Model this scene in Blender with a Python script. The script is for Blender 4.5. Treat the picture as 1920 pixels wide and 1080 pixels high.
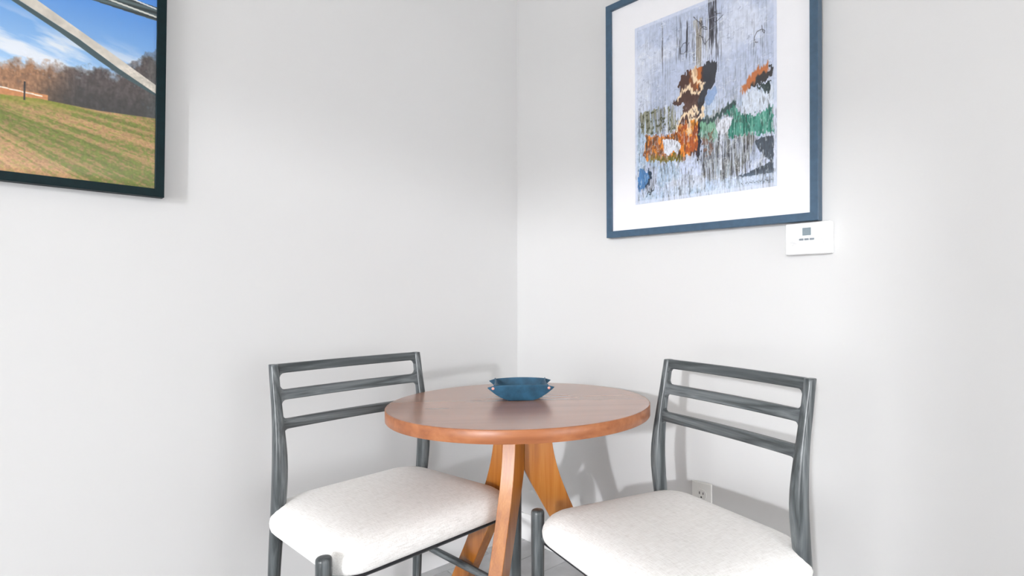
import bpy, bmesh, math, random
import numpy as np
from mathutils import Vector, Matrix

for o in list(bpy.data.objects):
    bpy.data.objects.remove(o)
SC = bpy.context.scene
COL = SC.collection
random.seed(4)

# ------------------------------------------------------------------ camera
# room corner at the origin; wall_left is the plane y=0, wall_right the plane x=0
F_PX = 1078.65
cam_d = bpy.data.cameras.new('camera')
cam = bpy.data.objects.new('camera', cam_d)
COL.objects.link(cam)
cam_d.sensor_width = 36.0
cam_d.lens = 36.0 * F_PX / 1920.0
cam_d.shift_x = (960 - 1038.27) / 1920.0
cam_d.shift_y = (549.67 - 540) / 1920.0
cam_d.clip_start = 0.05
yaw = math.pi * 1.25 + 0.0056
pitch, roll = 0.0071, -0.0021
fw = Vector((math.cos(yaw) * math.cos(pitch), math.sin(yaw) * math.cos(pitch), math.sin(pitch)))
rt = fw.cross(Vector((0, 0, 1))).normalized()
up = rt.cross(fw)
rt2 = rt * math.cos(roll) + up * math.sin(roll)
up2 = up * math.cos(roll) - rt * math.sin(roll)
M = Matrix((rt2, up2, -fw)).transposed().to_4x4()
M.translation = (1.6087, 1.8467, 1.004)
cam.matrix_world = M
SC.camera = cam

# ------------------------------------------------------------------ world, light, exposure
world = bpy.data.worlds.new('world')
SC.world = world
world.use_nodes = True
bg = world.node_tree.nodes['Background']
bg.inputs['Color'].default_value = (0.965, 0.975, 1.0, 1)
bg.inputs['Strength'].default_value = 6.2

key_d = bpy.data.lights.new('low_sun_haze', 'AREA')
key_d.shape = 'DISK'
key_d.size = 0.40
key_d.energy = 640
key_d.color = (0.95, 0.97, 1.0)
key = bpy.data.objects.new('low_sun_haze', key_d)
COL.objects.link(key)
key.location = (13.0, 6.05, 3.2)
key.rotation_euler = (Vector((0.3, 0.6, 0.9)) - Vector(key.location)).to_track_quat('-Z', 'Y').to_euler()

vs = SC.view_settings
vs.view_transform = 'Standard'
vs.look = 'None'
vs.exposure = 0.46
vs.gamma = 1.0
vs.use_curve_mapping = False


# ------------------------------------------------------------------ material helpers
def new_mat(name, rough=0.5, spec=0.5):
    m = bpy.data.materials.new(name)
    m.use_nodes = True
    nt = m.node_tree
    b = nt.nodes['Principled BSDF']
    b.inputs['Roughness'].default_value = rough
    b.inputs['Specular IOR Level'].default_value = spec
    return m, nt, b


def N(nt, t, **kw):
    n = nt.nodes.new(t)
    for k, v in kw.items():
        if k in n.inputs:
            n.inputs[k].default_value = v
        else:
            setattr(n, k, v)
    return n


def coords(nt, scale=(1, 1, 1), rot=(0, 0, 0), which='Object'):
    tc = N(nt, 'ShaderNodeTexCoord')
    mp = N(nt, 'ShaderNodeMapping')
    mp.inputs['Scale'].default_value = scale
    mp.inputs['Rotation'].default_value = rot
    nt.links.new(tc.outputs[which], mp.inputs['Vector'])
    return mp.outputs['Vector']


def ramp(nt, fac, stops):
    r = N(nt, 'ShaderNodeValToRGB')
    e = r.color_ramp.elements
    while len(e) < len(stops):
        e.new(0.5)
    for el, (p, c) in zip(e, stops):
        el.position = p
        el.color = (*c, 1)
    nt.links.new(fac, r.inputs['Fac'])
    return r.outputs['Color']


def bump(nt, b, height, strength, dist):
    n = N(nt, 'ShaderNodeBump', Strength=strength, Distance=dist)
    nt.links.new(height, n.inputs['Height'])
    nt.links.new(n.outputs['Normal'], b.inputs['Normal'])


def mat_plain(name, col, rough=0.5, spec=0.5, var=0.04, scale=40, metal=0.0, bmp=0.0):
    m, nt, b = new_mat(name, rough, spec)
    b.inputs['Metallic'].default_value = metal
    no = N(nt, 'ShaderNodeTexNoise', Scale=scale, Detail=4.0)
    nt.links.new(coords(nt), no.inputs['Vector'])
    lo = tuple(c * (1 - var) for c in col)
    hi = tuple(min(1, c * (1 + var)) for c in col)
    nt.links.new(ramp(nt, no.outputs['Fac'], [(0.3, lo), (0.7, hi)]), b.inputs['Base Color'])
    if bmp:
        bump(nt, b, no.outputs['Fac'], bmp, 0.002)
    return m


def mat_wood(name, stops, axis, rough=0.4, ring=9.0, bmp=0.15, spec=0.5, fine=1.0, coat=0.0):
    """wood with its grain along one object axis"""
    m, nt, b = new_mat(name, rough, spec)
    sl, sc = 1.6, 28.0
    s = [sc, sc, sc]
    s[axis] = sl
    v = coords(nt, tuple(s))
    no = N(nt, 'ShaderNodeTexNoise', Scale=1.0, Detail=3.0, Distortion=0.6)
    nt.links.new(v, no.inputs['Vector'])
    mul = N(nt, 'ShaderNodeMath', operation='MULTIPLY')
    mul.inputs[1].default_value = ring
    nt.links.new(no.outputs['Fac'], mul.inputs[0])
    fr = N(nt, 'ShaderNodeMath', operation='PINGPONG')
    fr.inputs[1].default_value = 1.0
    nt.links.new(mul.outputs[0], fr.inputs[0])
    s2 = [420.0 * fine] * 3
    s2[axis] = 9.0
    v2 = coords(nt, tuple(s2))
    n2 = N(nt, 'ShaderNodeTexNoise', Scale=1.0, Detail=2.0)
    nt.links.new(v2, n2.inputs['Vector'])
    mx = N(nt, 'ShaderNodeMix', data_type='FLOAT')
    mx.inputs[0].default_value = 0.45
    nt.links.new(fr.outputs[0], mx.inputs[2])
    nt.links.new(n2.outputs['Fac'], mx.inputs[3])
    nt.links.new(ramp(nt, mx.outputs[0], stops), b.inputs['Base Color'])
    if bmp:
        bump(nt, b, mx.outputs[0], bmp, 0.001)
    b.inputs['Coat Weight'].default_value = coat
    b.inputs['Coat Roughness'].default_value = 0.16
    return m


def mat_grain(name, col, scale):
    """satin lacquered veneer with faint long grain"""
    m, nt, b = new_mat(name, 0.25, 0.75)
    b.inputs['Coat Weight'].default_value = 0.35
    b.inputs['Coat Roughness'].default_value = 0.18
    no = N(nt, 'ShaderNodeTexNoise', Scale=1.0, Detail=2.0, Distortion=0.4)
    nt.links.new(coords(nt, scale), no.inputs['Vector'])
    nt.links.new(ramp(nt, no.outputs['Fac'], [(0.3, tuple(c * 0.93 for c in col)), (0.7, tuple(c * 1.07 for c in col))]), b.inputs['Base Color'])
    return m


def mat_fabric(name):
    m, nt, b = new_mat(name, 0.95, 0.15)
    b.inputs['Sheen Weight'].default_value = 0.2
    outs = []
    for sc in ((900, 45, 300), (45, 900, 300)):
        n = N(nt, 'ShaderNodeTexNoise', Scale=1.0, Detail=2.0)
        nt.links.new(coords(nt, sc), n.inputs['Vector'])
        outs.append(n.outputs['Fac'])
    ad = N(nt, 'ShaderNodeMath', operation='ADD')
    nt.links.new(outs[0], ad.inputs[0])
    nt.links.new(outs[1], ad.inputs[1])
    hf = N(nt, 'ShaderNodeMath', operation='MULTIPLY')
    hf.inputs[1].default_value = 0.5
    nt.links.new(ad.outputs[0], hf.inputs[0])
    nt.links.new(ramp(nt, hf.outputs[0], [(0.36, (0.74, 0.725, 0.705)), (0.5, (0.87, 0.86, 0.845)), (0.64, (0.93, 0.925, 0.915))]), b.inputs['Base Color'])
    bump(nt, b, hf.outputs[0], 0.35, 0.0015)
    return m


def mat_wall(name):
    m, nt, b = new_mat(name, 0.62, 0.3)
    no = N(nt, 'ShaderNodeTexNoise', Scale=160.0, Detail=3.0)
    nt.links.new(coords(nt), no.inputs['Vector'])
    n2 = N(nt, 'ShaderNodeTexNoise', Scale=1.3, Detail=2.0)
    nt.links.new(coords(nt), n2.inputs['Vector'])
    nt.links.new(ramp(nt, n2.outputs['Fac'], [(0.3, (0.605, 0.604, 0.603)), (0.7, (0.620, 0.619, 0.618))]), b.inputs['Base Color'])
    bump(nt, b, no.outputs['Fac'], 0.05, 0.001)
    return m


def mat_print(name):
    m, nt, b = new_mat(name, 0.6, 0.2)
    a = N(nt, 'ShaderNodeVertexColor')
    a.layer_name = 'ink'
    nt.links.new(a.outputs['Color'], b.inputs['Base Color'])
    return m


def mat_glass(name):
    m = bpy.data.materials.new(name)
    m.use_nodes = True
    nt = m.node_tree
    nt.nodes.clear()
    out = N(nt, 'ShaderNodeOutputMaterial')
    mix = N(nt, 'ShaderNodeMixShader')
    tr = N(nt, 'ShaderNodeBsdfTransparent')
    gl = N(nt, 'ShaderNodeBsdfGlossy', Roughness=0.02)
    fr = N(nt, 'ShaderNodeFresnel', IOR=1.45)
    ge = N(nt, 'ShaderNodeNewGeometry')
    inv = N(nt, 'ShaderNodeMath', operation='SUBTRACT')
    inv.inputs[0].default_value = 1.0
    nt.links.new(ge.outputs['Backfacing'], inv.inputs[1])
    ml = N(nt, 'ShaderNodeMath', operation='MULTIPLY')
    nt.links.new(fr.outputs[0], ml.inputs[0])
    nt.links.new(inv.outputs[0], ml.inputs[1])
    nt.links.new(ml.outputs[0], mix.inputs[0])
    nt.links.new(tr.outputs[0], mix.inputs[1])
    nt.links.new(gl.outputs[0], mix.inputs[2])
    nt.links.new(mix.outputs[0], out.inputs['Surface'])
    return m


CHAR = [(0.15, (0.035, 0.041, 0.044)), (0.5, (0.085, 0.096, 0.101)), (0.85, (0.165, 0.182, 0.190))]
WALN = [(0.12, (0.330, 0.155, 0.098)), (0.5, (0.385, 0.185, 0.118)), (0.88, (0.450, 0.225, 0.148))]
EDGE = [(0.12, (0.250, 0.082, 0.030)), (0.5, (0.350, 0.124, 0.046)), (0.88, (0.440, 0.178, 0.074))]
LEGW = [(0.12, (0.300, 0.088, 0.008)), (0.5, (0.415, 0.138, 0.014)), (0.88, (0.500, 0.200, 0.036))]
MT = dict(
    wall=mat_wall('wall_paint'),
    ceiling=mat_plain('ceiling_paint', (0.87, 0.83, 0.77), 0.9, 0.2, 0.01, 8),
    trim=mat_plain('trim_paint', (0.84, 0.84, 0.84), 0.35, 0.5, 0.01, 20),
    grout=mat_plain('grout', (0.68, 0.68, 0.67), 0.9, 0.2, 0.06, 120),
    tile=mat_plain('grey_tile', (0.50, 0.505, 0.515), 0.42, 0.45, 0.16, 9, bmp=0.03),
    char_x=mat_wood('charcoal_oak_x', CHAR, 0, 0.42, 8, 0.25),
    char_y=mat_wood('charcoal_oak_y', CHAR, 1, 0.42, 8, 0.25),
    char_z=mat_wood('charcoal_oak_z', CHAR, 2, 0.30, 8, 0.15),
    walnut=mat_grain('walnut_top', (0.40, 0.205, 0.138), (1.5, 16, 16)),
    edge=mat_wood('walnut_edge', EDGE, 0, 0.36, 3, 0.0, 0.5, 0.3),
    leg=mat_wood('table_leg_wood', LEGW, 2, 0.32, 5, 0.06, 0.6, 1.0, 0.35),
    fabric=mat_fabric('cream_linen'),
    webbing=mat_plain('seat_underside', (0.03, 0.03, 0.035), 0.9, 0.2, 0.1, 60),
    leather=mat_plain('blue_leather', (0.022, 0.085, 0.150), 0.55, 0.4, 0.30, 45, bmp=0.12),
    leather_edge=mat_plain('dark_leather', (0.018, 0.040, 0.055), 0.6, 0.35, 0.2, 60),
    copper=mat_plain('copper', (0.85, 0.42, 0.36), 0.35, 0.5, 0.05, 90, metal=0.6),
    frame_dark=mat_plain('black_green_frame', (0.0015, 0.012, 0.015), 0.5, 0.15, 0.15, 60),
    frame_blue=mat_plain('slate_blue_frame', (0.040, 0.085, 0.140), 0.40, 0.5, 0.12, 60),
    mat_board=mat_plain('mat_board', (0.80, 0.80, 0.825), 0.9, 0.15, 0.01, 80),
    backing=mat_plain('backing_board', (0.25, 0.20, 0.15), 0.9, 0.15, 0.1, 50),
    ink=mat_print('printed_ink'),
    glass=mat_glass('picture_glass'),
    plastic=mat_plain('white_plastic', (0.83, 0.83, 0.83), 0.35, 0.5, 0.01, 60),
    ivory=mat_plain('outlet_plastic', (0.74, 0.74, 0.72), 0.35, 0.5, 0.01, 60),
    slot=mat_plain('dark_slot', (0.01, 0.01, 0.01), 0.8, 0.2, 0.1, 60),
    lcd=mat_plain('lcd_screen', (0.20, 0.25, 0.28), 0.3, 0.5, 0.06, 300),
    keyg=mat_plain('grey_key', (0.20, 0.23, 0.26), 0.5, 0.4, 0.05, 100),
    textg=mat_plain('grey_print', (0.48, 0.48, 0.49), 0.7, 0.2, 0.1, 200),
    glass_frame=mat_plain('window_frame_paint', (0.8, 0.8, 0.8), 0.5, 0.4, 0.01, 20),
)


# ------------------------------------------------------------------ object helpers
def link(name, me, mat=None, parent=None, smooth=False, loc=None):
    o = bpy.data.objects.new(name, me)
    COL.objects.link(o)
    if mat and not me.materials:
        me.materials.append(MT[mat] if isinstance(mat, str) else mat)
    if parent:
        o.parent = parent
    if loc is not None:
        o.location = loc
    if smooth:
        for p in me.polygons:
            p.use_smooth = True
    return o


def thing(name, label, cat, loc=(0, 0, 0), rotz=0.0, group=None):
    o = bpy.data.objects.new(name, None)
    COL.objects.link(o)
    o.location = loc
    o.rotation_euler = (0, 0, rotz)
    o.empty_display_size = 0.1
    o['label'] = label
    o['category'] = cat
    if group:
        o['group'] = group
    return o


def struct(o, label=None):
    o['kind'] = 'structure'
    if label:
        o['label'] = label
    return o


def pyd(name, v, f):
    me = bpy.data.meshes.new(name)
    me.from_pydata([tuple(p) for p in v], [], f)
    bm = bmesh.new()
    bm.from_mesh(me)
    bmesh.ops.recalc_face_normals(bm, faces=bm.faces)
    bm.to_mesh(me)
    bm.free()
    return me


def box_me(name, lo, hi, bevel=0.0, seg=2):
    bm = bmesh.new()
    bmesh.ops.create_cube(bm, size=1.0)
    lo, hi = Vector(lo), Vector(hi)
    for v in bm.verts:
        v.co = Vector([lo[i] + (v.co[i] + 0.5) * (hi[i] - lo[i]) for i in range(3)])
    if bevel:
        bmesh.ops.bevel(bm, geom=list(bm.edges), offset=bevel, segments=seg, profile=0.5, affect='EDGES')
    me = bpy.data.meshes.new(name)
    bm.to_mesh(me)
    bm.free()
    return me


def rings(name, rs, cap=True):
    """loft closed rings (each a list of points of equal length)"""
    n = len(rs[0])
    v = [p for r in rs for p in r]
    f = []
    for i in range(len(rs) - 1):
        for j in range(n):
            k = (j + 1) % n
            f.append((i * n + j, i * n + k, (i + 1) * n + k, (i + 1) * n + j))
    if cap:
        f.append(tuple(range(n - 1, -1, -1)))
        b = (len(rs) - 1) * n
        f.append(tuple(range(b, b + n)))
    return pyd(name, v, f)


def auto_smooth(o, ang=35):
    me = o.data
    for p in me.polygons:
        p.use_smooth = True
    bm = bmesh.new()
    bm.from_mesh(me)
    for e in bm.edges:
        if len(e.link_faces) == 2 and e.calc_face_angle(0) > math.radians(ang):
            e.smooth = False
    bm.to_mesh(me)
    bm.free()
    return o


def interp(tab, z):
    """smooth (Catmull-Rom) interpolation of rows (z, a, b, ...)"""
    tab = sorted(tab)
    zs = [r[0] for r in tab]
    i = max(0, min(len(zs) - 2, next((k for k in range(len(zs) - 1) if z <= zs[k + 1]), len(zs) - 2)))
    t = (z - zs[i]) / (zs[i + 1] - zs[i])
    out = []
    for c in range(1, len(tab[0])):
        p1, p2 = tab[i][c], tab[i + 1][c]
        m1 = (p2 - tab[i - 1][c]) / (zs[i + 1] - zs[i - 1]) if i > 0 else (p2 - p1) / (zs[i + 1] - zs[i])
        m2 = (tab[i + 2][c] - p1) / (zs[i + 2] - zs[i]) if i + 2 < len(zs) else (p2 - p1) / (zs[i + 1] - zs[i])
        h = zs[i + 1] - zs[i]
        out.append((2 * t**3 - 3 * t**2 + 1) * p1 + (t**3 - 2 * t**2 + t) * h * m1 + (-2 * t**3 + 3 * t**2) * p2 + (t**3 - t**2) * h * m2)
    return out


# ------------------------------------------------------------------ the setting
RX, RY, RZ = 6.0, 8.5, 2.7
TH = 0.12
fl = struct(link('floor', box_me('floor', (-TH, -TH, -0.12), (RX + TH, RY, -0.004)), 'grout'))
# grey plank tiles laid in rows that run away from wall_right
TW, TL, G = 0.1285, 0.60, 0.0035
tile_me = box_me('tile', (0, 0, -0.012), (TL - G, TW - G, 0.0), 0.0012, 1)
for r in range(19):
    off = (0.0, 0.20, 0.40)[r % 3] - 0.40
    for c in range(6):
        x0 = off + c * TL
        y0 = 0.0605 + (r - 1) * TW
        if x0 + TL < 0.02 or y0 + TW < 0.02 or x0 > 2.6:
            continue
        if x0 < 0 or y0 < 0:
            xa, ya = max(x0, 0.001), max(y0, 0.001)
            me = box_me('tile', (xa - x0, ya - y0, -0.012), (TL - G, TW - G, 0.0), 0.0012, 1)
            link('tile', me, 'tile', fl, loc=(x0, y0, 0))
        else:
            link('tile', tile_me, 'tile', fl, loc=(x0, y0, 0))
# the rest of the floor behind the camera
def rest_tile_mat():
    m, nt, b = new_mat('grey_tile_rows', 0.42, 0.45)
    br = N(nt, 'ShaderNodeTexBrick', Scale=1.0)
    br.inputs['Mortar Size'].default_value = 0.002
    br.inputs['Brick Width'].default_value = TL
    br.inputs['Row Height'].default_value = TW
    br.inputs['Color1'].default_value = (0.48, 0.485, 0.495, 1)
    br.inputs['Color2'].default_value = (0.52, 0.525, 0.535, 1)
    br.inputs['Mortar'].default_value = (0.68, 0.68, 0.67, 1)
    nt.links.new(coords(nt), br.inputs['Vector'])
    nt.links.new(br.outputs['Color'], b.inputs['Base Color'])
    return m
MT['tile_rows'] = rest_tile_mat()
v = [(0.001, 2.3735, -0.001), (RX, 2.3735, -0.001), (RX, RY, -0.001), (0.001, RY, -0.001)]
o = link('tile_field', pyd('tile_field', v, [(0, 1, 2, 3)]), 'tile_rows', fl)
o['kind'] = 'stuff'
o['label'] = 'grey tiles further back in the room'

struct(link('wall_left', box_me('wall_left', (-TH, -TH, 0), (RX + TH, 0, RZ)), 'wall'), 'pale grey wall with the framed landscape photograph')
struct(link('wall_right', box_me('wall_right', (-TH, 0, 0), (0, RY, RZ)), 'wall'), 'pale grey wall with the framed abstract print')
struct(link('ceiling', box_me('ceiling', (-TH, -TH, RZ), (RX + TH, RY, RZ + 0.1)), 'ceiling'))
WY0, WY1, WZ1 = 0.9, 3.60, 2.23
bm = bmesh.new()
def bm_box(bm, lo, hi):
    r = bmesh.ops.create_cube(bm, size=1.0)
    for v in r['verts']:
        v.co = Vector([lo[i] + (v.co[i] + 0.5) * (hi[i] - lo[i]) for i in range(3)])
bm_box(bm, (RX, 0, 0), (RX + TH, WY0, RZ))
bm_box(bm, (RX, WY1, 0), (RX + TH, RY, RZ))
bm_box(bm, (RX, WY0, WZ1), (RX + TH, WY1, RZ))
me = bpy.data.meshes.new('wall_back')
bm.to_mesh(me)
bm.free()
struct(link('wall_back', me, 'wall'), 'wall behind the camera with the tall glazed opening')
FX0, FX1, FZ0, FZ1 = 0.1, 3.2, 0.1, 2.50
bm = bmesh.new()
bm_box(bm, (-TH, RY, 0), (FX0, RY + TH, RZ))
bm_box(bm, (FX1, RY, 0), (RX + TH, RY + TH, RZ))
bm_box(bm, (FX0, RY, 0), (FX1, RY + TH, FZ0))
bm_box(bm, (FX0, RY, FZ1), (FX1, RY + TH, RZ))
me = bpy.data.meshes.new('wall_front')
bm.to_mesh(me)
bm.free()
struct(link('wall_front', me, 'wall'), 'wall behind the camera with the wide window')


def base_profile(a, b, axis, name):
    """baseboard with a small eased top, along +axis from a to b"""
    h, t = 0.104, 0.014
    prof = [(0, 0), (t, 0), (t, h - 0.016), (t - 0.003, h - 0.008), (t - 0.007, h - 0.002), (0.004, h), (0, h)]
    rs = []
    for s in (a, b):
        rs.append([(s, p, z) if axis == 0 else (p, s, z) for p, z in prof])
    return struct(link(name, rings(name, rs), 'trim'))


base_profile(0.0, RX, 0, 'baseboard_left')
base_profile(0.014, RY, 1, 'baseboard_right')


# ------------------------------------------------------------------ printed pictures (ink colours of the two prints)
def s2l(c):
    c = np.clip(c, 0, 1)
    return np.where(c <= 0.04045, c / 12.92, ((c + 0.055) / 1.055) ** 2.4)


def vnoise(x, y, seed):
    rng = np.random.RandomState(seed)
    tab = rng.rand(256, 256)
    xi, yi = np.floor(x).astype(int), np.floor(y).astype(int)
    fx, fy = x - xi, y - yi
    fx, fy = fx * fx * (3 - 2 * fx), fy * fy * (3 - 2 * fy)
    a = tab[xi % 256, yi % 256]
    b = tab[(xi + 1) % 256, yi % 256]
    c = tab[xi % 256, (yi + 1) % 256]
    d = tab[(xi + 1) % 256, (yi + 1) % 256]
    return (a * (1 - fx) + b * fx) * (1 - fy) + (c * (1 - fx) + d * fx) * fy


def fbm(x, y, seed, octv=4):
    r, amp, tot = 0, 1.0, 0
    for i in range(octv):
        r = r + amp * vnoise(x * 2**i, y * 2**i, seed + i)
        tot += amp
        amp *= 0.55
    return r / tot


def inpoly(x, y, poly):
    r = np.zeros(x.shape, bool)
    n = len(poly)
    for i in range(n):
        x0, y0 = poly[i]
        x1, y1 = poly[(i + 1) % n]
        if y0 == y1:
            continue
        c = ((y0 > y) != (y1 > y)) & (x < (x1 - x0) * (y - y0) / (y1 - y0) + x0)
        r ^= c
    return r


def polydist(x, y, pts):
    d = np.full(x.shape, 9.0)
    for (x0, y0), (x1, y1) in zip(pts[:-1], pts[1:]):
        dx, dy = x1 - x0, y1 - y0
        t = np.clip(((x - x0) * dx + (y - y0) * dy) / (dx * dx + dy * dy + 1e-12), 0, 1)
        d = np.minimum(d, np.hypot(x - x0 - t * dx, y - y0 - t * dy))
    return d


def put(c, mask, col):
    """blend a colour (0-255) into c by a 0..1 mask"""
    m = np.asarray(mask, float)[..., None]
    return c * (1 - m) + np.asarray(col, float) * m


def sst(a, b, x):
    t = np.clip((x - a) / (b - a), 0, 1)
    return t * t * (3 - 2 * t)


def ink_landscape(a, b):
    """a: metres to the left of the frame's right edge, b: metres above its lower edge"""
    t = np.clip((b - 0.27) / 0.26, 0, 1.3)[..., None]
    c = np.array([172, 209, 244.]) * (1 - t) + np.array([76, 146, 234.]) * t
    cl = fbm(a * 9 + b * 6, b * 34 - a * 9, 3, 5)
    band = sst(0.25, 0.30, b) * (1 - sst(0.33, 0.42, b - (a - 0.2) * 0.10))
    c = put(c, np.clip((cl - 0.42) * 4.5, 0, 1) * band * 0.85, (246, 247, 250))
    # trees
    ta = np.array([-0.05, 0.022, 0.052, 0.068, 0.101, 0.16, 0.179, 0.234, 0.275, 0.318, 0.6, 1.0])
    tb = np.array([0.39, 0.384, 0.372, 0.350, 0.312, 0.317, 0.304, 0.290, 0.292, 0.272, 0.285, 0.27])
    top = np.interp(a, ta, tb) + (fbm(a * 90, b * 70, 11, 4) - 0.5) * 0.05
    bot = np.interp(a, [0, 0.02, 0.139, 0.25, 0.317, 1.0], [0.207, 0.208, 0.201, 0.203, 0.197, 0.18])
    tr = sst(-0.004, 0.006, top - b)
    w = sst(0.17, 0.26, a)[..., None]
    tcol = np.array([92, 84, 84.]) * (1 - w) + np.array([168, 126, 96.]) * w
    st = 0.5 * fbm(a * 260, b * 60, 21, 3) + 0.5 * fbm(a * 120, b * 110, 23, 4)
    tcol = tcol * (0.55 + 0.9 * st[..., None])
    dark = (1 - sst(0.0, 0.09, b - bot)) * (1 - sst(0.22, 0.29, a))
    tcol = put(tcol, dark * 0.55, (48, 52, 54))
    tcol = put(tcol, sst(0.06, 0.0, a) * 0.25, (120, 150, 150))
    dens = np.clip(0.25 + (top - b) / 0.03, 0, 1) * np.clip(0.5 + 1.4 * st, 0, 1)
    c = c * (1 - (tr * dens)[..., None]) + tcol * (tr * dens)[..., None]
    # far field strip and path
    c = put(c, ((b < 0.216) & (a > 0.235)) * 1.0, (206, 142, 96))
    c = put(c, (np.abs(b - (0.214 - (0.318 - a) * 0.05)) < 0.0016) & (a > 0.245), (238, 226, 208))
    # meadow
    fld = sst(-0.0015, 0.0015, bot - b)
    th = np.arctan2(0.235 - b, 0.55 - a)
    rr = np.hypot(0.235 - b, 0.55 - a)
    n1 = fbm(th * 46, rr * 5, 31, 4)
    n2 = fbm(a * 170, b * 200, 41, 3)
    g = np.clip(0.5 + (n1 - 0.5) * 2.4 + (n2 - 0.5) * 2.2, 0, 1)
    zone = np.interp(th, [0.0, 0.12, 0.2, 0.33, 0.48, 0.56, 0.65, 0.9], [0.10, 0.75, 0.55, 0.80, 0.75, 0.30, 0.05, 0.0])
    g = np.clip(g * 0.9 + (zone - 0.5) * 1.1, 0, 1)[..., None]
    mcol = np.array([206, 160, 118.]) * (1 - g) + np.array([112, 122, 58.]) * g
    mcol = mcol * (0.78 + 0.44 * n2[..., None])
    mcol = put(mcol, sst(0.03, 0.0, bot - b) * sst(0.12, 0.22, a) * 0.7, (146, 150, 62))
    c = c * (1 - fld[..., None]) + mcol * fld[..., None]
    # lamp post by the path
    c = put(c, (np.abs(a - 0.2765) < 0.0016) & (b > 0.193) & (b < 0.237), (58, 58, 60))
    # bridge arch and girder
    girder = [(1.0, 0.520), (0.40, 0.486), (0.154, 0.474), (0.023, 0.468), (-0.02, 0.466), (-0.02, 0.505), (0.023, 0.505), (0.066, 0.507), (0.2, 0.515), (0.40, 0.534), (1.0, 0.60)]
    gm = inpoly(a, b, girder)
    gs = 0.75 + 0.25 * np.sin((b + a * 0.02) * 420)
    c = np.where(gm[..., None], np.array([98, 116, 120.]) * gs[..., None], c)
    c = put(c, polydist(a, b, [(1.0, 0.562), (0.40, 0.511), (0.2, 0.494), (0.12, 0.488), (0.023, 0.4785)]) < 0.0022, (226, 228, 222))
    c = put(c, polydist(a, b, [(1.0, 0.597), (0.40, 0.532), (0.2, 0.514), (0.1, 0.508), (0.066, 0.506), (0.023, 0.5)]) < 0.0018, (232, 236, 240))
    lo = [(0.0, 0.263), (0.022, 0.275), (0.101, 0.319), (0.18, 0.369), (0.292, 0.426), (0.36, 0.462), (0.5, 0.52)]
    la = np.array([p[0] for p in lo])
    lb = np.array([p[1] for p in lo])
    hi = [(0.0, 0.284), (0.021, 0.297), (0.133, 0.364), (0.257, 0.436), (0.36, 0.493), (0.5, 0.560)]
    dk = [(0.0, 0.26), (0.04, 0.276), (0.093, 0.300), (0.141, 0.327), (0.217, 0.374), (0.301, 0.419), (0.36, 0.449), (0.5, 0.5)]
    yl, yh = np.interp(a, la, lb), np.interp(a, [p[0] for p in hi], [p[1] for p in hi])
    yd = np.interp(a, [p[0] for p in dk], [p[1] for p in dk])
    c = put(c, sst(-0.001, 0.001, b - yd) * sst(-0.001, 0.001, yl - b), (72, 92, 98))
    bn = fbm(a * 60, b * 60, 51, 3)
    bc = np.array([226, 218, 206.]) * (0.86 + 0.24 * bn[..., None])
    bm_ = (sst(-0.001, 0.001, b - yl) * sst(-0.001, 0.001, yh - b))[..., None]
    c = c * (1 - bm_) + bc * bm_
    gr = (sst(0.02, -0.02, b - top) * 0.22)[..., None]
    c = c * (1 - gr / 2 + gr * fbm(a * 260, b * 260, 57, 2)[..., None]) * 0.92
    return c / 255.0


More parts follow.
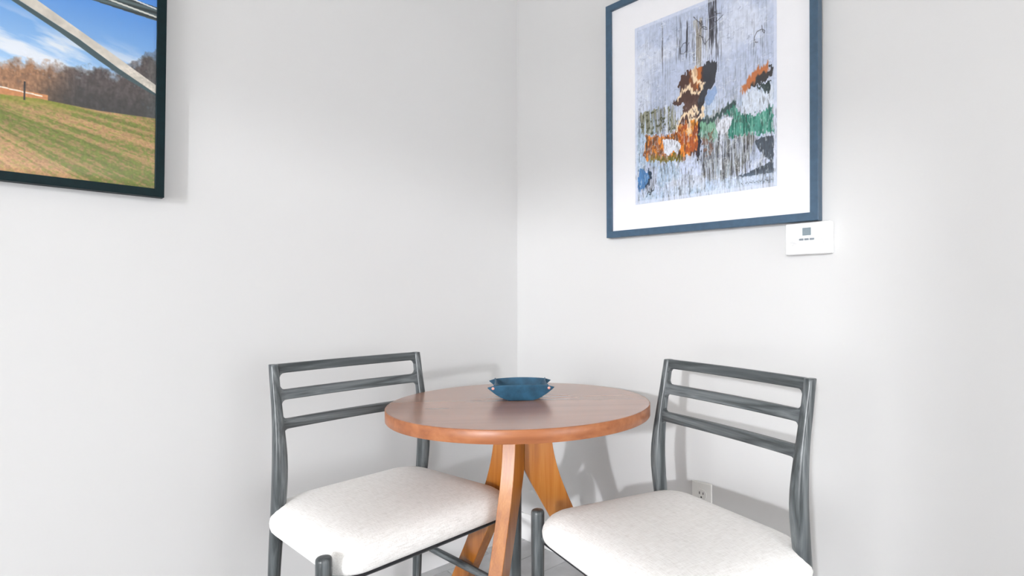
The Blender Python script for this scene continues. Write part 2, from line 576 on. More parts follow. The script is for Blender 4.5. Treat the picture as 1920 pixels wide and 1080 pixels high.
def ink_abstract(s, t):
    """s: 0..1 across the sheet, t: 0..1 up the sheet"""
    wx = (fbm(s * 22, t * 22, 61, 4) - 0.5) * 0.020 + (vnoise(s * 95, t * 60, 65) - 0.5) * 0.016
    wy = (fbm(s * 22, t * 22, 71, 4) - 0.5) * 0.020 + (vnoise(s * 130, t * 40, 75) - 0.5) * 0.030
    x, y = s + wx, t + wy
    n1 = fbm(s * 5, t * 5, 81, 4)
    n2 = fbm(s * 170, t * 9, 91, 3)
    n3 = fbm(s * 60, t * 60, 101, 3)
    n4 = fbm(s * 70, t * 5, 107, 3)
    c = np.ones(s.shape + (3,)) * np.array([203, 212, 232.])
    c = put(c, sst(0.42, 0.62, n1) * 0.55, (224, 230, 243))
    c = put(c, sst(0.52, 0.36, n1) * 0.4, (178, 190, 216))
    c = c * (0.93 + 0.14 * n3[..., None])
    # lower half: weathered, streaky
    low = sst(0.56, 0.36, t)
    c = put(c, low * sst(0.48, 0.75, n2) * 0.55, (96, 96, 92))
    c = put(c, low * sst(0.50, 0.66, fbm(s * 9 + 3, t * 7, 111, 3)) * 0.6, (168, 196, 222))
    c = put(c, sst(0.60, 0.78, n2) * (1 - low) * 0.28, (120, 128, 150))
    E_ = lambda pts: inpoly(x, y, pts)
    tan = [(0.034, 0.513), (0.313, 0.505), (0.344, 0.362), (0.06, 0.392)]
    c = put(c, E_(tan) * sst(0.40, 0.62, n4) * 0.75, (132, 128, 92))
    c = put(c, E_(tan) * sst(0.60, 0.70, n3) * 0.8, (70, 74, 40))
    tan2 = [(0.545, 0.4), (0.639, 0.433), (0.706, 0.263), (0.862, 0.277), (0.857, 0.183), (0.77, 0.088), (0.628, 0.066), (0.518, 0.099)]
    c = put(c, E_(tan2) * (0.35 + 0.5 * sst(0.4, 0.6, n2)), (176, 178, 172))
    c = put(c, E_(tan2) * sst(0.54, 0.68, n2) * 0.75, (74, 72, 68))
    # drips at the top
    rg_ = np.random.RandomState(17)
    zones = [(0.223, 0.229, 0.99, 0.70, 5, 0.0016, 0.75), (0.33, 0.375, 0.98, 0.74, 12, 0.0016, 0.5), (0.405, 0.420, 0.94, 0.74, 7, 0.0026, 0.85),
             (0.43, 0.475, 0.93, 0.68, 12, 0.0014, 0.55), (0.475, 0.535, 0.94, 0.66, 22, 0.0018, 0.6), (0.57, 0.630, 1.03, 0.66, 30, 0.0022, 0.85),
             (0.54, 0.575, 0.95, 0.68, 9, 0.0013, 0.5), (0.63, 0.68, 0.96, 0.64, 9, 0.0013, 0.4), (0.85, 0.87, 0.85, 0.66, 6, 0.0014, 0.4),
             (0.90, 0.94, 0.82, 0.60, 8, 0.0014, 0.3), (0.03, 0.34, 0.56, 0.36, 42, 0.0014, 0.5), (0.52, 0.98, 0.46, 0.26, 70, 0.0013, 0.45),
             (0.50, 0.87, 0.28, 0.06, 80, 0.0014, 0.6), (0.05, 0.5, 0.22, 0.03, 50, 0.0011, 0.35), (0.66, 0.95, 0.68, 0.44, 34, 0.0011, 0.3), (0.05, 0.3, 0.80, 0.5, 20, 0.001, 0.25)]
    for (a0, a1, t0, t1, cnt, wd, k) in zones:
        for i in range(cnt):
            sx = rg_.uniform(a0, a1)
            p, q = rg_.uniform(t1, t0, 2)
            lo_, hi_ = min(p, q) - 0.03, max(p, q)
            col0 = max(0, int((sx - 0.02) * (s.shape[0] - 1)))
            col1 = min(s.shape[0], int((sx + 0.02) * (s.shape[0] - 1)) + 2)
            S_, T_ = s[col0:col1], t[col0:col1]
            cx_ = sx + (vnoise(T_ * 14, T_ * 0 + i * 3.7, 123) - 0.5) * 0.006
            ww = wd * (0.5 + 1.4 * vnoise(T_ * 40, T_ * 0 + i * 5.1, 125))
            m_ = sst(1.3, 0.5, np.abs(S_ - cx_) / ww) * sst(lo_ - 0.01, lo_ + 0.02, T_) * sst(hi_ + 0.01, hi_ - 0.01, T_)
            c[col0:col1] = put(c[col0:col1], m_ * k * rg_.uniform(0.5, 1.0), (44, 42, 48))
    c = put(c, ((s > 0.45) & (s < 0.56) & (t > 0.66) & (t < 0.92)) * sst(0.42, 0.62, n4) * 0.45, (186, 170, 138))
    # looping ink scribbles
    for k_, (px_, py_) in enumerate(((0.50, 0.90), (0.54, 0.80), (0.63, 0.90), (0.40, 0.80), (0.90, 0.74), (0.52, 0.86))):
        tt_ = np.linspace(0, 1, 9)
        pts_ = [(px_ + 0.03 * math.sin(5 * q_ + k_) + 0.01 * math.cos(11 * q_), py_ + 0.05 * (q_ - 0.5) + 0.02 * math.sin(9 * q_ + k_)) for q_ in tt_]
        c = put(c, sst(0.0028, 0.0010, polydist(s, t, pts_)) * 0.7, (50, 46, 52))
    cr = np.abs(fbm(s * 7, t * 16, 151, 4) - 0.5)
    c = put(c, (cr < 0.008) * 0.5, (240, 244, 250))
    c = put(c, (np.abs(fbm(s * 9 + 5, t * 13, 161, 4) - 0.5) < 0.006) * 0.35, (120, 130, 158))
    # the burnt figures
    brown = [(0.35, 0.632), (0.416, 0.665), (0.423, 0.674), (0.529, 0.675), (0.628, 0.674), (0.625, 0.628), (0.599, 0.559), (0.544, 0.514), (0.537, 0.475), (0.294, 0.511), (0.313, 0.534), (0.35, 0.543), (0.357, 0.568), (0.342, 0.608)]
    c = put(c, E_(brown), (82, 56, 50))
    slate = [(0.526, 0.673), (0.628, 0.674), (0.625, 0.628), (0.599, 0.559), (0.544, 0.514), (0.534, 0.476), (0.495, 0.488), (0.53, 0.573)]
    c = put(c, E_(slate), (60, 62, 70))
    or1 = [(0.43, 0.675), (0.516, 0.68), (0.516, 0.602), (0.495, 0.565), (0.46, 0.552), (0.431, 0.589)]
    c = put(c, E_(or1) * (0.4 + 0.6 * sst(0.35, 0.6, n4)), (196, 110, 50))
    c = put(c, inpoly(x, y, [(0.455, 0.68), (0.485, 0.68), (0.485, 0.60), (0.46, 0.60)]) * 0.75, (240, 208, 170))
    brown2 = [(0.402, 0.508), (0.537, 0.482), (0.524, 0.424), (0.51, 0.334), (0.504, 0.198), (0.461, 0.219), (0.403, 0.258), (0.336, 0.289), (0.343, 0.393), (0.373, 0.451)]
    c = put(c, E_(brown2), (96, 68, 60))
    c = put(c, inpoly(x, y, [(0.495, 0.49), (0.54, 0.49), (0.525, 0.42), (0.515, 0.33), (0.507, 0.19), (0.488, 0.2), (0.49, 0.4)]), (58, 54, 58))
    firel = [(0.061, 0.264), (0.093, 0.325), (0.085, 0.382), (0.229, 0.354), (0.373, 0.357), (0.461, 0.276), (0.461, 0.219), (0.374, 0.21), (0.11, 0.235)]
    c = put(c, E_(firel) * (0.55 + 0.45 * sst(0.35, 0.55, n3)), (150, 84, 42))
    c = put(c, E_(firel) * sst(0.50, 0.62, fbm(s * 40, t * 30, 171, 3)), (238, 146, 52))
    c = put(c, E_(firel) * sst(0.60, 0.70, n2) * 0.8, (62, 46, 34))
    fire = [(0.388, 0.407), (0.489, 0.389), (0.489, 0.246), (0.403, 0.237), (0.366, 0.295), (0.336, 0.321), (0.351, 0.382)]
    c = put(c, E_(fire) * 0.85, (192, 98, 38))
    c = put(c, E_(fire) * sst(0.46, 0.60, fbm(s * 36, t * 26, 181, 3)), (246, 160, 66))
    c = put(c, inpoly(x, y, [(0.405, 0.40), (0.445, 0.40), (0.44, 0.34), (0.415, 0.32)]) * 0.8, (250, 226, 186))
    olive = [(0.11, 0.265), (0.237, 0.242), (0.374, 0.236), (0.374, 0.2), (0.118, 0.228)]
    c = put(c, E_(olive) * (0.5 + 0.5 * sst(0.4, 0.6, n3)), (122, 112, 46))
    for pts in ([(0.343, 0.534), (0.38, 0.568), (0.423, 0.591), (0.46, 0.542), (0.516, 0.545), (0.53, 0.578), (0.495, 0.591), (0.459, 0.619), (0.452, 0.667)],
                [(0.336, 0.363), (0.351, 0.403), (0.38, 0.439), (0.417, 0.448), (0.432, 0.409), (0.489, 0.394), (0.524, 0.414), (0.527, 0.459)],
                [(0.43, 0.45), (0.46, 0.43), (0.49, 0.45), (0.47, 0.465), (0.44, 0.455)]):
        d = polydist(x, y, pts)
        c = put(c, sst(0.014, 0.004, d), (250, 226, 190))
    # greens
    green1 = [(0.517, 0.379), (0.613, 0.383), (0.62, 0.336), (0.64, 0.268), (0.6, 0.27), (0.517, 0.292), (0.496, 0.337)]
    c = put(c, E_(green1) * (0.55 + 0.4 * sst(0.35, 0.6, n1)), (126, 186, 152))
    c = put(c, inpoly(x, y, [(0.52, 0.3), (0.6, 0.33), (0.6, 0.22), (0.52, 0.2)]) * sst(0.45, 0.6, n3) * 0.8, (128, 92, 70))
    green2 = [(0.659, 0.399), (0.744, 0.437), (0.782, 0.372), (0.892, 0.361), (0.98, 0.378), (0.981, 0.257), (0.832, 0.267), (0.706, 0.273), (0.693, 0.305), (0.725, 0.368)]
    c = put(c, E_(green2) * 0.85, (62, 148, 124))
    c = put(c, E_(green2) * sst(0.5, 0.66, n4) * 0.7, (26, 98, 84))
    c = put(c, E_(green2) * sst(0.56, 0.72, n2) * 0.7, (150, 210, 190))
    blob = [(0.781, 0.447), (0.831, 0.481), (0.916, 0.459), (0.974, 0.474), (0.98, 0.381), (0.892, 0.366), (0.801, 0.367)]
    c = put(c, E_(blob) * (0.7 + 0.3 * n1), (222, 231, 244))
    c = put(c, sst(0.020, 0.008, polydist(x, y, [(0.531, 0.382), (0.613, 0.383), (0.659, 0.404), (0.731, 0.435)])), (64, 84, 84))
    ru = [(0.794, 0.488), (0.831, 0.519), (0.867, 0.554), (0.933, 0.581), (0.95, 0.559), (0.985, 0.574), (0.98, 0.524), (0.939, 0.51), (0.892, 0.497), (0.831, 0.49)]
    c = put(c, E_(ru), (62, 60, 62))
    c = put(c, sst(0.026, 0.010, polydist(x, y, [(0.80, 0.49), (0.84, 0.52), (0.875, 0.553), (0.935, 0.575)])), (196, 118, 70))
    rd = [(0.88, 0.49), (0.915, 0.501), (0.968, 0.494), (0.951, 0.451), (0.927, 0.449), (0.921, 0.471)]
    c = put(c, E_(rd), (58, 72, 74))
    c = put(c, E_([(0.537, 0.506), (0.592, 0.545), (0.626, 0.528), (0.599, 0.473), (0.551, 0.462)]) * 0.7, (138, 170, 218))
    # pale shapes
    leaf = [(0.613, 0.338), (0.653, 0.371), (0.692, 0.378), (0.725, 0.365), (0.718, 0.335), (0.693, 0.305), (0.666, 0.294), (0.633, 0.304)]
    c = put(c, inpoly(s, t, leaf), (232, 235, 245))
    c = put(c, inpoly(s, t, [(0.643, 0.30), (0.659, 0.30), (0.655, 0.118), (0.645, 0.119)]) * 0.9, (228, 233, 244))
    white = [(0.221, 0.339), (0.283, 0.334), (0.359, 0.301), (0.37, 0.284), (0.344, 0.256), (0.337, 0.234), (0.314, 0.261), (0.268, 0.243), (0.237, 0.261)]
    c = put(c, inpoly(s + wx * 0.4, t + wy * 0.4, white), (232, 236, 246))
    c = put(c, inpoly(s, t, [(0.245, 0.52), (0.262, 0.52), (0.268, 0.36), (0.25, 0.36)]) * 0.8, (226, 232, 244))
    lav = [(0.359, 0.191), (0.403, 0.216), (0.454, 0.238), (0.475, 0.217), (0.504, 0.162), (0.518, 0.114), (0.433, 0.119), (0.36, 0.138)]
    c = put(c, E_(lav) * 0.85, (206, 216, 240))
    slate2 = [(0.869, 0.233), (0.911, 0.245), (0.981, 0.239), (0.981, 0.067), (0.745, 0.067), (0.833, 0.086), (0.911, 0.109), (0.97, 0.12), (0.923, 0.154), (0.887, 0.188)]
    c = put(c, inpoly(s + wx * 0.4, t + wy * 0.4, slate2), (78, 88, 100))
    blue = [(0.022, 0.205), (0.118, 0.179), (0.127, 0.139), (0.086, 0.089), (0.022, 0.073)]
    c = put(c, E_(blue) * 0.9, (66, 122, 180))
    c = put(c, polydist(x, y, [(0.118, 0.18), (0.127, 0.14), (0.086, 0.088)]) < 0.008, (34, 52, 72))
    c = put(c, polydist(x, y, [(0.09, 0.035), (0.115, 0.07), (0.14, 0.075), (0.12, 0.055), (0.165, 0.085)]) < 0.004, (30, 36, 44))
    c = put(c, sst(0.09, 0.05, t) * 0.35, (196, 216, 238))
    # pencilled line at the lower right of the sheet
    c = put(c, (np.abs(t - 0.034 - 0.006 * np.sin(s * 420) * np.sin(s * 97)) < 0.0022) & (s > 0.78) & (s < 0.97) & (vnoise(s * 70, t * 0, 191) > 0.35), (104, 108, 120))
    c = c * (1 - (0.03 + 0.11 * low[..., None]) + (0.06 + 0.22 * low[..., None]) * fbm(s * 130, t * 90, 201, 3)[..., None])
    c = put(c, low * sst(0.60, 0.72, fbm(s * 120, t * 26, 211, 3)) * 0.45, (52, 50, 50))
    c = put(c, low * sst(0.62, 0.74, fbm(s * 110 + 7, t * 40, 221, 3)) * 0.5, (226, 232, 240))
    c = 255 * np.clip(c / 255 * 0.95, 0, 1)
    # unprinted margin of the sheet
    ed = np.minimum(np.minimum(s, 1 - s), np.minimum(t, 1 - t))
    c = put(c, sst(0.022, 0.016, ed) * 0.55, (214, 220, 236))
    return c / 255.0


def print_sheet(name, us, ws, colfn, parent, place):
    """flat grid sheet; us, ws: 1D coordinates; place(u,w)->xyz; colfn(U,W)->rgb"""
    U, Wg = np.meshgrid(us, ws, indexing='ij')
    rgb = s2l(colfn(U, Wg)).reshape(-1, 3)
    nu, nw = len(us), len(ws)
    xyz = place(U, Wg).reshape(-1, 3)
    me = bpy.data.meshes.new(name)
    i = np.arange((nu - 1) * (nw - 1))
    a, b = i // (nw - 1), i % (nw - 1)
    q = np.stack([a * nw + b, (a + 1) * nw + b, (a + 1) * nw + b + 1, a * nw + b + 1], 1)
    me.vertices.add(len(xyz))
    me.vertices.foreach_set('co', xyz.astype(np.float32).ravel())
    me.loops.add(q.size)
    me.loops.foreach_set('vertex_index', q.astype(np.int32).ravel())
    me.polygons.add(len(q))
    me.polygons.foreach_set('loop_start', (np.arange(len(q)) * 4).astype(np.int32))
    me.polygons.foreach_set('loop_total', np.full(len(q), 4, np.int32))
    at = me.color_attributes.new('ink', 'FLOAT_COLOR', 'POINT')
    at.data.foreach_set('color', np.concatenate([rgb, np.ones((len(rgb), 1))], 1).astype(np.float32).ravel())
    me.update(calc_edges=True)
    me.validate()
    return link(name, me, 'ink', parent)


def frame_rails(parent, w, h, t, d, mat, bev=0.0012):
    """four mitred rails, local x right, y out of the wall, z up; outer size w x h, member width t, depth d"""
    W2, H2 = w / 2, h / 2
    for side in range(4):
        horiz = side < 2
        sg = 1 if side % 2 == 0 else -1
        L, K = (W2, H2) if horiz else (H2, W2)
        e = bev
        # section: (offset from outer edge inward, y)
        sec = [(0, 0), (0, d - e), (e, d), (t - e, d), (t, d - e), (t, 0)]
        rs = []
        for end in (-1, 1):
            r = []
            for off, y in sec:
                along = end * (L - off)
                ac = sg * (K - off)
                r.append((along, y, ac) if horiz else (ac, y, along))
            rs.append(r)
        link('frame_rail', rings('frame_rail', rs), mat, parent)


# ---- landscape photograph on wall_left (local x right as seen = world -x)
PW, PH, PT, PD = 0.96, 0.72, 0.021, 0.030
pl = thing('framed_photograph', 'landscape photograph of a meadow under a bridge arch in a thin black frame', 'picture')
rg = 0.0097
corner = Vector((1.2701, 0.0, 1.2716))
# empty sits at the centre of the lower edge of the frame, turned by a hair like the hung frame
pl.matrix_world = Matrix.Translation(corner) @ Matrix.Rotation(-rg, 4, 'Y') @ Matrix.Translation((PW / 2, 0.0015, 0))
frame_rails(pl, PW, PH, PT, PD, 'frame_dark')
for c in pl.children:
    c.location = (0, 0, PH / 2)
link('backing_board', box_me('backing_board', (-PW / 2 + 0.012, 0.003, 0.012), (PW / 2 - 0.012, 0.012, PH - 0.012)), 'backing', pl)
# u = metres to the left (world +x) from the right outer edge
us = np.concatenate([np.arange(PT - 0.003, 0.345, 0.0011), np.linspace(0.346, PW - PT + 0.003, 80)])
ws = np.concatenate([np.arange(PT - 0.003, 0.54, 0.0011), np.linspace(0.541, PH - PT + 0.003, 40)])
print_sheet('photo_print', us, ws, ink_landscape, pl,
            lambda U, W: np.stack([U - PW / 2, np.full(U.shape, 0.0215), W], -1))
link('glass_pane', box_me('glass_pane', (-PW / 2 + PT - 0.002, 0.0225, PT - 0.002), (PW / 2 - PT + 0.002, 0.0245, PH - PT + 0.002)), 'glass', pl)

# ---- abstract print on wall_right (outward = +x, right as seen = +y)
AW, AH, AT, AD = 0.7355, 0.824, 0.0225, 0.027
pr = thing('framed_artwork', 'abstract mixed-media print with wide white mat in a slate blue frame', 'picture')
cy_, cz_ = 0.8911 - 0.0022, 1.6242
lean = 0.0126
ro = -0.0083
ax_n = Vector((lean, 0, 1)).normalized()          # up, leaning out at the top
ax_o = Vector((1, 0, -lean)).normalized()         # out of the wall
ax_r = Vector((0, 1, 0))
upv = (ax_n * math.cos(ro) - ax_r * math.sin(ro))
rgt = (ax_r * math.cos(ro) + ax_n * math.sin(ro))
# keep a right-handed basis: local x = left as seen (-rgt), y = out, z = up
Mp = Matrix((-rgt, ax_o, upv)).transposed().to_4x4()
Mp.translation = Vector((0.0075, cy_, cz_)) - upv * (AH / 2)
pr.matrix_world = Mp
frame_rails(pr, AW, AH, AT, AD, 'frame_blue')
for c in pr.children:
    c.location = (0, 0, AH / 2)
link('backing_board', box_me('backing_board', (-AW / 2 + 0.012, 0.002, 0.012), (AW / 2 - 0.012, 0.012, AH - 0.012)), 'backing', pr)
link('mat_board', box_me('mat_board', (-AW / 2 + AT - 0.004, 0.0135, AT - 0.004), (AW / 2 - AT + 0.004, 0.0165, AH - AT + 0.004)), 'mat_board', pr)
S0, S1, T0, T1 = -0.2473 + 0.0022, 0.2493 + 0.0022, -0.3054, 0.2969
print_sheet('art_print', np.linspace(0, 1, 400), np.linspace(0, 1, 480), ink_abstract, pr,
            lambda U, W: np.stack([-(S0 + (S1 - S0) * U), np.full(U.shape, 0.0172), AH / 2 + T0 + (T1 - T0) * W], -1))
link('glass_pane', box_me('glass_pane', (-AW / 2 + AT - 0.002, 0.0200, AT - 0.002), (AW / 2 - AT + 0.002, 0.0222, AH - AT + 0.002)), 'glass', pr)

# ------------------------------------------------------------------ thermostat and outlet on wall_right
th = thing('thermostat', 'white wall thermostat under the slate blue picture frame', 'thermostat', (0, 1.2225, 1.1195))
bm = bmesh.new()
me = box_me('thermostat_body', (0, -0.061, 0), (0.024, 0.061, 0.086), 0.004, 3)
auto_smooth(link('thermostat_body', me, 'plastic', th), 50)
link('cover_flap', box_me('cover_flap', (0.0235, -0.057, 0.003), (0.0255, 0.057, 0.0225), 0.0012, 2), 'plastic', th)
link('screen', box_me('screen', (0.0235, -0.0135, 0.051), (0.0250, 0.0095, 0.0720), 0.0006, 1), 'lcd', th)
kb = box_me('button', (0.0235, -0.0062, -0.0027), (0.0256, 0.0062, 0.0027), 0.0010, 2)
for k in range(3):
    link('button', kb, 'keyg', th, loc=(0, -0.0165 + k * 0.0142, 0.0405))
rnd = random.Random(7)
for (yy, zz, wd) in ((-0.040, 0.0365, 0.008), (-0.038, 0.0330, 0.024), (-0.038, 0.0295, 0.018), (-0.040, 0.0255, 0.007),
                     (0.029, 0.0455, 0.003), (0.037, 0.0390, 0.006), (0.033, 0.0345, 0.005), (0.043, 0.0345, 0.004), (0.037, 0.0300, 0.014)):
    link('printed_text', box_me('printed_text', (0.0238, yy - wd / 2, zz - 0.0006), (0.0243, yy + wd / 2, zz + 0.0006)), 'textg', th)

ou = thing('wall_outlet', 'white duplex power outlet on the wall behind the right chair', 'outlet', (0, 0.8842, 0.3065))
auto_smooth(link('cover_plate', box_me('cover_plate', (0, -0.035, 0), (0.006, 0.035, 0.115), 0.0025, 2), 'ivory', ou), 50)
for zc in (0.0375, 0.0775):
    pts = []
    for k in range(28):
        a = 2 * math.pi * k / 28
        pts.append((max(-0.0172, min(0.0172, 0.0185 * math.cos(a))), 0.0165 * math.sin(a)))
    rs = [[(xx, p * sc, zc + q * sc) for p, q in pts] for xx, sc in ((0.005, 1.0), (0.0072, 1.0), (0.0078, 0.965))]
    rc = link('receptacle', rings('receptacle', rs), 'ivory', ou)
    for yy, hh in ((-0.0064, 0.0085), (0.0064, 0.0072)):
        link('slot', box_me('slot', (0.0070, yy - 0.0012, zc + 0.004 - hh / 2), (0.0081, yy + 0.0012, zc + 0.004 + hh / 2)), 'slot', rc)
    gp = []
    for k in range(14):
        a = 2 * math.pi * k / 14
        gp.append((0.0026 * math.cos(a), max(-0.0018, 0.0026 * math.sin(a))))
    link('ground_hole', rings('ground_hole', [[(xx, p, zc - 0.0085 + q) for p, q in gp] for xx in (0.0070, 0.0081)]), 'slot', rc)
sp = [(0.0032 * math.cos(2 * math.pi * k / 14), 0.0032 * math.sin(2 * math.pi * k / 14)) for k in range(14)]
link('screw', rings('screw', [[(xx, p * s_, 0.0575 + q * s_) for p, q in sp] for xx, s_ in ((0.0055, 1), (0.0066, 1), (0.0072, 0.7))]), 'ivory', ou)


# ------------------------------------------------------------------ chairs (local y = front, x = to the sitter's left or right, floor at z=0)
POST = [(0.0, -0.004, 0.0125, 0.0125), (0.15, 0.004, 0.0140, 0.0140), (0.30, 0.013, 0.0155, 0.0160), (0.40, 0.023, 0.0168, 0.0175),
        (0.48, 0.034, 0.0178, 0.0185), (0.55, 0.041, 0.0180, 0.0188), (0.60, 0.0405, 0.0170, 0.0175), (0.65, 0.0350, 0.0145, 0.0155),
        (0.70, 0.0270, 0.0122, 0.0140), (0.76, 0.0150, 0.0112, 0.0130), (0.8305, 0.0020, 0.0105, 0.0120)]
POST_X = 0.2225


def superring(cx, cy, z, rx, ry, n=20, e=2.6):
    r = []
    for k in range(n):
        a = 2 * math.pi * k / n
        c, s = math.cos(a), math.sin(a)
        r.append((cx + rx * math.copysign(abs(c) ** (2 / e), c), cy + ry * math.copysign(abs(s) ** (2 / e), s), z))
    return r


def post_mesh(sx):
    rs = []
    zs = [0.0, 0.01] + [0.03 * k for k in range(1, 28)] + [0.824, 0.8295, 0.8305]
    for z in zs:
        y, rx, ry = interp(POST, z)
        if z > 0.8295:
            rx, ry = rx - 0.0012, ry - 0.0012
        cx = sx * (POST_X + 0.004 * max(0, 1 - z / 0.45))
        rs.append(superring(cx, y, z, rx, ry, 20, 2.0 if z < 0.4 else 2.0 + 1.0 * min(1, (z - 0.4) / 0.25)))
    return rings('back_post', rs)


def slat_mesh(z0, z1, flare_top, flare_bot):
    """back slat between the posts, bowed gently backwards, its ends flaring into the posts"""
    n = 40
    rs = []
    xe = POST_X - 0.004
    xi = POST_X - 0.0115        # where the post's inner face lies
    rf = 0.013
    for k in range(n + 1):
        # finer steps near the ends
        u = -math.cos(math.pi * k / n)
        x = xe * u
        dd = xi - abs(x)
        fl_ = 0.0
        if dd < rf:
            q = max(0.0, min(1.0, (rf - dd) / rf))
            fl_ = rf * (1 - math.sqrt(max(0.0, 1 - q * q)))
        a, b = z0 - (fl_ if flare_bot else 0), z1 + (fl_ if flare_top else 0)
        bow = -0.010 * (1 - u * u)
        def cy(z):
            return interp(POST, max(0.0, min(0.8305, z)))[0] + bow
        t = 0.0075
        e = 0.0022
        pts = []
        for (dy, zz) in ((-t + e, a), (t - e, a), (t, a + e), (t, b - e), (t - e, b), (-t + e, b), (-t, b - e), (-t, a + e)):
            pts.append((x, cy(zz) + dy, zz))
        rs.append(pts)
    return rings('back_slat', rs)


def front_leg_mesh(sx):
    cx, cyy = sx * 0.2835, 0.3865
    prof = [(0.0, 0.0115), (0.002, 0.0125), (0.10, 0.0140), (0.25, 0.0158), (0.36, 0.0168), (0.44, 0.0170), (0.4565, 0.0170), (0.4605, 0.0162), (0.4632, 0.0140), (0.4645, 0.0100), (0.4652, 0.0045)]
    return rings('front_leg', [superring(cx, cyy, z, r, r, 22, 2.0) for z, r in prof])


def rounded_outline(ins, n=9):
    """seat outline: trapezoid with rounded corners, inset by ins"""
    y0, y1 = -0.014 + ins * 0.40, 0.410 - ins
    wr, wf = 0.2470 - ins, 0.2605 - ins
    rr_, rf_ = max(0.02, 0.072 - ins * 0.3), max(0.012, 0.066 - ins * 0.4)
    cor = [(-wr, y0, math.pi, 1.5 * math.pi), (wr, y0, 1.5 * math.pi, 2 * math.pi), (wf, y1, 0, 0.5 * math.pi), (-wf, y1, 0.5 * math.pi, math.pi)]
    out = []
    for (x, y, a0, a1) in cor:
        rad = rr_ if y == y0 else rf_
        cx = x - math.copysign(rad, x)
        cyy = y + rad if y == y0 else y - rad
        for k in range(n):
            a = a0 + (a1 - a0) * k / (n - 1)
            out.append((cx + rad * math.cos(a), cyy + rad * math.sin(a)))
    # subdivide the long straight runs so that the cushion can bulge
    res = []
    m = len(out)
    for i in range(m):
        p, q = out[i], out[(i + 1) % m]
        res.append(p)
        if (i + 1) % n == 0:
            for k in range(1, 8):
                res.append((p[0] + (q[0] - p[0]) * k / 8, p[1] + (q[1] - p[1]) * k / 8))
    return res


def cushion_mesh():
    prof = [(0.014, 0.4035), (0.006, 0.4060), (0.001, 0.4120), (-0.002, 0.4210), (-0.003, 0.4310), (-0.001, 0.4420), (0.004, 0.4520),
            (0.012, 0.4625), (0.023, 0.4705), (0.037, 0.4765), (0.056, 0.4810), (0.080, 0.4842), (0.108, 0.4862), (0.140, 0.4874), (0.17, 0.4880)]
    rs = []
    for ins, z in prof:
        rs.append([(x, y, z) for x, y in rounded_outline(ins)])
    return rings('seat_cushion', rs)


def rod_mesh(name, p, q, r, n=14, taper=0.75):
    p, q = Vector(p), Vector(q)
    d = (q - p).normalized()
    a = d.orthogonal().normalized()
    b = d.cross(a)
    rs = []
    for t, s in ((0, taper), (0.25, 0.95), (0.5, 1.0), (0.75, 0.95), (1, taper)):
        c = p + (q - p) * t
        rs.append([c + (a * math.cos(2 * math.pi * k / n) + b * math.sin(2 * math.pi * k / n)) * r * s for k in range(n)])
    return rings(name, rs)


CH = {}
def build_chair_meshes():
    CH['post'] = [post_mesh(1), post_mesh(-1)]
    CH['fleg'] = [front_leg_mesh(1), front_leg_mesh(-1)]
    CH['slat'] = [slat_mesh(0.8065, 0.8303, False, True), slat_mesh(0.7380, 0.7635, True, True), slat_mesh(0.6645, 0.6895, True, True)]
    CH['cush'] = cushion_mesh()
    CH['fside'] = [rod_mesh('seat_rail', (s * 0.212, 0.03, 0.394), (s * 0.232, 0.372, 0.394), 0.010) for s in (1, -1)]
    CH['ffront'] = rod_mesh('seat_rail', (-0.276, 0.378, 0.394), (0.276, 0.378, 0.394), 0.010)
    CH['frear'] = rod_mesh('seat_rail', (-0.222, 0.024, 0.394), (0.222, 0.024, 0.394), 0.010)
    CH['str'] = [rod_mesh('stretcher', (s * 0.2240, 0.008, 0.229), (s * 0.280, 0.372, 0.175), 0.0110) for s in (1, -1)]
    CH['pan'] = box_me('seat_pan', (-0.228, 0.05, 0.3965), (0.228, 0.401, 0.4045), 0.003, 1)
    # a welt line where the upholstery is stapled under
build_chair_meshes()


def chair(label, x, y, phi):
    c = thing('dining_chair', label, 'chair', (x, y, 0), phi, 'charcoal ladder-back chairs at the round table')
    for me in CH['post']:
        auto_smooth(link('back_post', me, 'char_z', c), 50)
    for me in CH['slat']:
        auto_smooth(link('back_slat', me, 'char_x', c), 40)
    for me in CH['fleg']:
        auto_smooth(link('front_leg', me, 'char_z', c), 60)
    auto_smooth(link('seat_cushion', CH['cush'], 'fabric', c), 60)
    link('seat_pan', CH['pan'], 'webbing', c)
    for me in CH['fside']:
        auto_smooth(link('seat_rail', me, 'char_y', c), 60)
    for me in (CH['ffront'], CH['frear']):
        auto_smooth(link('seat_rail', me, 'char_x', c), 60)
    for me in CH['str']:
        auto_smooth(link('stretcher', me, 'char_y', c), 60)
    return c


# left chair backs onto wall_left (front = +y), right chair onto wall_right (front = +x)
chair('charcoal ladder-back chair with cream seat, backing onto the wall with the landscape photograph', 0.8520, 0.2465, 0.0777)
chair('charcoal ladder-back chair with cream seat, in front of the wall outlet', 0.3028, 1.1443, -0.2500 - math.pi / 2)

# ------------------------------------------------------------------ round table
TX, TY, TR, TZ, TT = 0.5429, 0.6305, 0.3620, 0.7133, 0.0318
view = Vector((-0.659, -0.752, 0))
side = Vector((-0.752, 0.659, 0))
tb = thing('round_table', 'round walnut bistro table on three splayed legs between the two chairs', 'table', (TX, TY, 0), math.atan2(side.y, side.x))
nseg = 128


def ringc(r, z, n=nseg):
    return [(r * math.cos(2 * math.pi * k / n), r * math.sin(2 * math.pi * k / n), z) for k in range(n)]


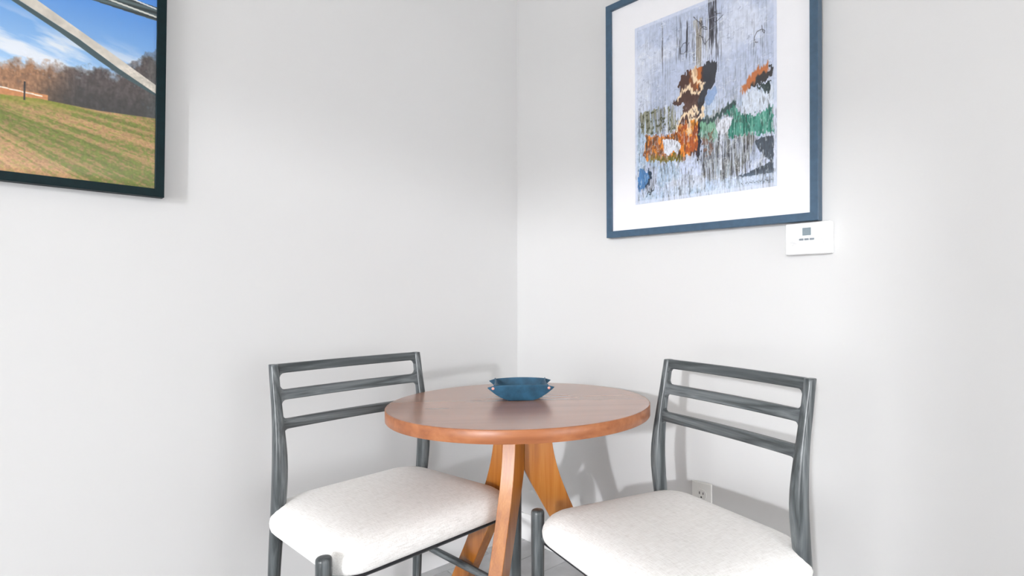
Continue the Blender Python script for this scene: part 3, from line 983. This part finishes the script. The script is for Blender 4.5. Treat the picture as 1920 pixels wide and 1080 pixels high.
# the top sits about half a degree out of level
Minv = tb.rotation_euler.to_matrix().inverted()
nrm = (Minv @ Vector((0.0037, -0.0122, 1))).normalized()
qt = Vector((0, 0, 1)).rotation_difference(nrm)
ri = TR - 0.0016
top = auto_smooth(link('tabletop', rings('tabletop', [ringc(ri - 0.002, -TT), ringc(ri, -TT + 0.001), ringc(ri, -0.0006), ringc(ri - 0.0008, 0.0)]), 'walnut', tb), 15)
band = rings('edge_band', [ringc(ri - 0.0001, -TT + 0.0008), ringc(TR - 0.0012, -TT + 0.0002), ringc(TR, -TT + 0.0018), ringc(TR, -0.0014), ringc(TR - 0.0009, -0.0003), ringc(ri - 0.0001, -0.0001)], cap=False)
band = auto_smooth(link('edge_band', band, 'edge', tb), 60)
for o in (top, band):
    o.location = (0, 0, TZ)
    o.rotation_mode = 'QUATERNION'
    o.rotation_quaternion = qt

# leg profile in its radial plane: (z, inner radius, outer radius)
LEG = [(0.0, 0.303, 0.368), (0.0458, 0.2777, 0.3456), (0.1518, 0.2184, 0.2873), (0.2578, 0.1579, 0.2268), (0.3638, 0.0975, 0.1728), (0.438, 0.0562, 0.1389), (0.491, 0.0276, 0.1177), (0.5259, 0.0106, 0.106), (0.5758, 0.0106, 0.0943), (0.6288, 0.0106, 0.088), (0.6834, 0.0106, 0.0859)]


def leg_mesh():
    t = 0.0180
    e = 0.0012
    zc_ = 0.5259      # where the three legs part
    zs = [0.0, 0.03, 0.06, 0.1, 0.15, 0.2, 0.25, 0.3, 0.35, 0.4, 0.44, 0.47, 0.5, zc_, 0.54, 0.56, 0.58, 0.6, 0.63, 0.66, 0.6834]
    rs = []
    for z in zs:
        _i, _o = interp(LEG, z)
        if z <= zc_:
            _i = float(np.interp(z, [r[0] for r in LEG], [r[1] for r in LEG]))
        else:
            _i = 0.0105
        rs.append([(_i + e, -t, z), (_o - e, -t, z), (_o, -t + e, z), (_o, t - e, z), (_o - e, t, z), (_i + e, t, z), (_i, t - e, z), (_i, -t + e, z)])
    return rings('table_leg', rs)


lm = leg_mesh()
for az in (198, 78, -42):
    a = math.radians(az)
    # local x = side (right as seen from the photo), local -y... the third axis completes the frame
    d = view * math.cos(a) + side * math.sin(a)
    dl = Minv @ d
    o = auto_smooth(link('table_leg', lm, 'leg', tb), 25)
    o.rotation_euler = (0, 0, math.atan2(dl.y, dl.x))

# ------------------------------------------------------------------ leather tray on the table
tr = thing('leather_tray', 'blue leather catchall tray with riveted corners on the table', 'tray', (0.5003, 0.5877, TZ + 0.0010), math.atan2(side.y, side.x) + 0.02)
tr.scale = (1.06, 1.06, 1.06)
BH, TH_ = 0.054, 0.044      # half size of the base, wall height


def wall_panel(front):
    """one long side: a boat-shaped panel that ends in two pointed ears"""
    n, m = 32, 8
    v = []
    sg = -1 if front else 1
    for i in range(n + 1):
        u = -1 + 2 * i / n
        x = 0.0875 * u
        # lower rim: on the base in the middle, sweeping up to the ears
        au = abs(u)
        low = 0.0012 + 0.0345 * max(0.0, (au - 0.34) / 0.66) ** 1.55
        hi = TH_ - 0.004 * au**2 - 0.0035 * max(0, (au - 0.80) / 0.20)
        for j in range(m + 1):
            w = j / m
            z = low + (hi - low) * w
            out = BH + 0.012 * (z / TH_) ** 0.8 + 0.006 * (1 - au**2) * (z / TH_)
            v.append((x, sg * out, z))
    f = []
    for i in range(n):
        for j in range(m):
            a = i * (m + 1) + j
            f.append((a, a + m + 1, a + m + 2, a + 1))
    return v, f


def side_panel(sg):
    n, m = 20, 8
    v = []
    for i in range(n + 1):
        u = -1 + 2 * i / n
        y = 0.0655 * u
        au = abs(u)
        low = 0.0015 + 0.010 * max(0.0, (au - 0.7) / 0.3) ** 1.5
        hi = TH_ - 0.003 * (1 - au**2)
        for j in range(m + 1):
            w = j / m
            z = low + (hi - low) * w
            v.append((sg * (0.0335 + 0.038 * (z / TH_) ** 0.75), y * (0.82 + 0.18 * w), z))
    f = []
    for i in range(n):
        for j in range(m):
            a = i * (m + 1) + j
            f.append((a, a + m + 1, a + m + 2, a + 1))
    return v, f


def solid(name, v, f, mat, th, parent):
    o = link(name, pyd(name, v, f), mat, parent)
    md = o.modifiers.new('thickness', 'SOLIDIFY')
    md.thickness = th
    md.offset = 0
    md2 = o.modifiers.new('edge', 'BEVEL')
    md2.width = 0.0006
    md2.segments = 2
    for p in o.data.polygons:
        p.use_smooth = True
    return o


for fr_ in (True, False):
    solid('tray_side', *wall_panel(fr_), 'leather', 0.0028, tr)
for sg in (1, -1):
    solid('tray_end', *side_panel(sg), 'leather', 0.0028, tr)
link('tray_base', box_me('tray_base', (-0.035, -BH - 0.001, 0.0), (0.035, BH + 0.001, 0.0032), 0.001, 1), 'leather', tr)
rv = []
for z, r in ((-0.0022, 0.0034), (0.0, 0.0038), (0.0010, 0.0034), (0.0016, 0.0020)):
    rv.append([(r * math.cos(2 * math.pi * k / 16), -z, r * math.sin(2 * math.pi * k / 16)) for k in range(16)])
rme = rings('rivet', rv)
for sx in (-1, 1):
    for sy in (-1, 1):
        o = link('rivet', rme, 'copper', tr, loc=(sx * 0.0735, sy * 0.0675, 0.0345))
        if sy > 0:
            o.rotation_euler = (0, 0, math.pi)
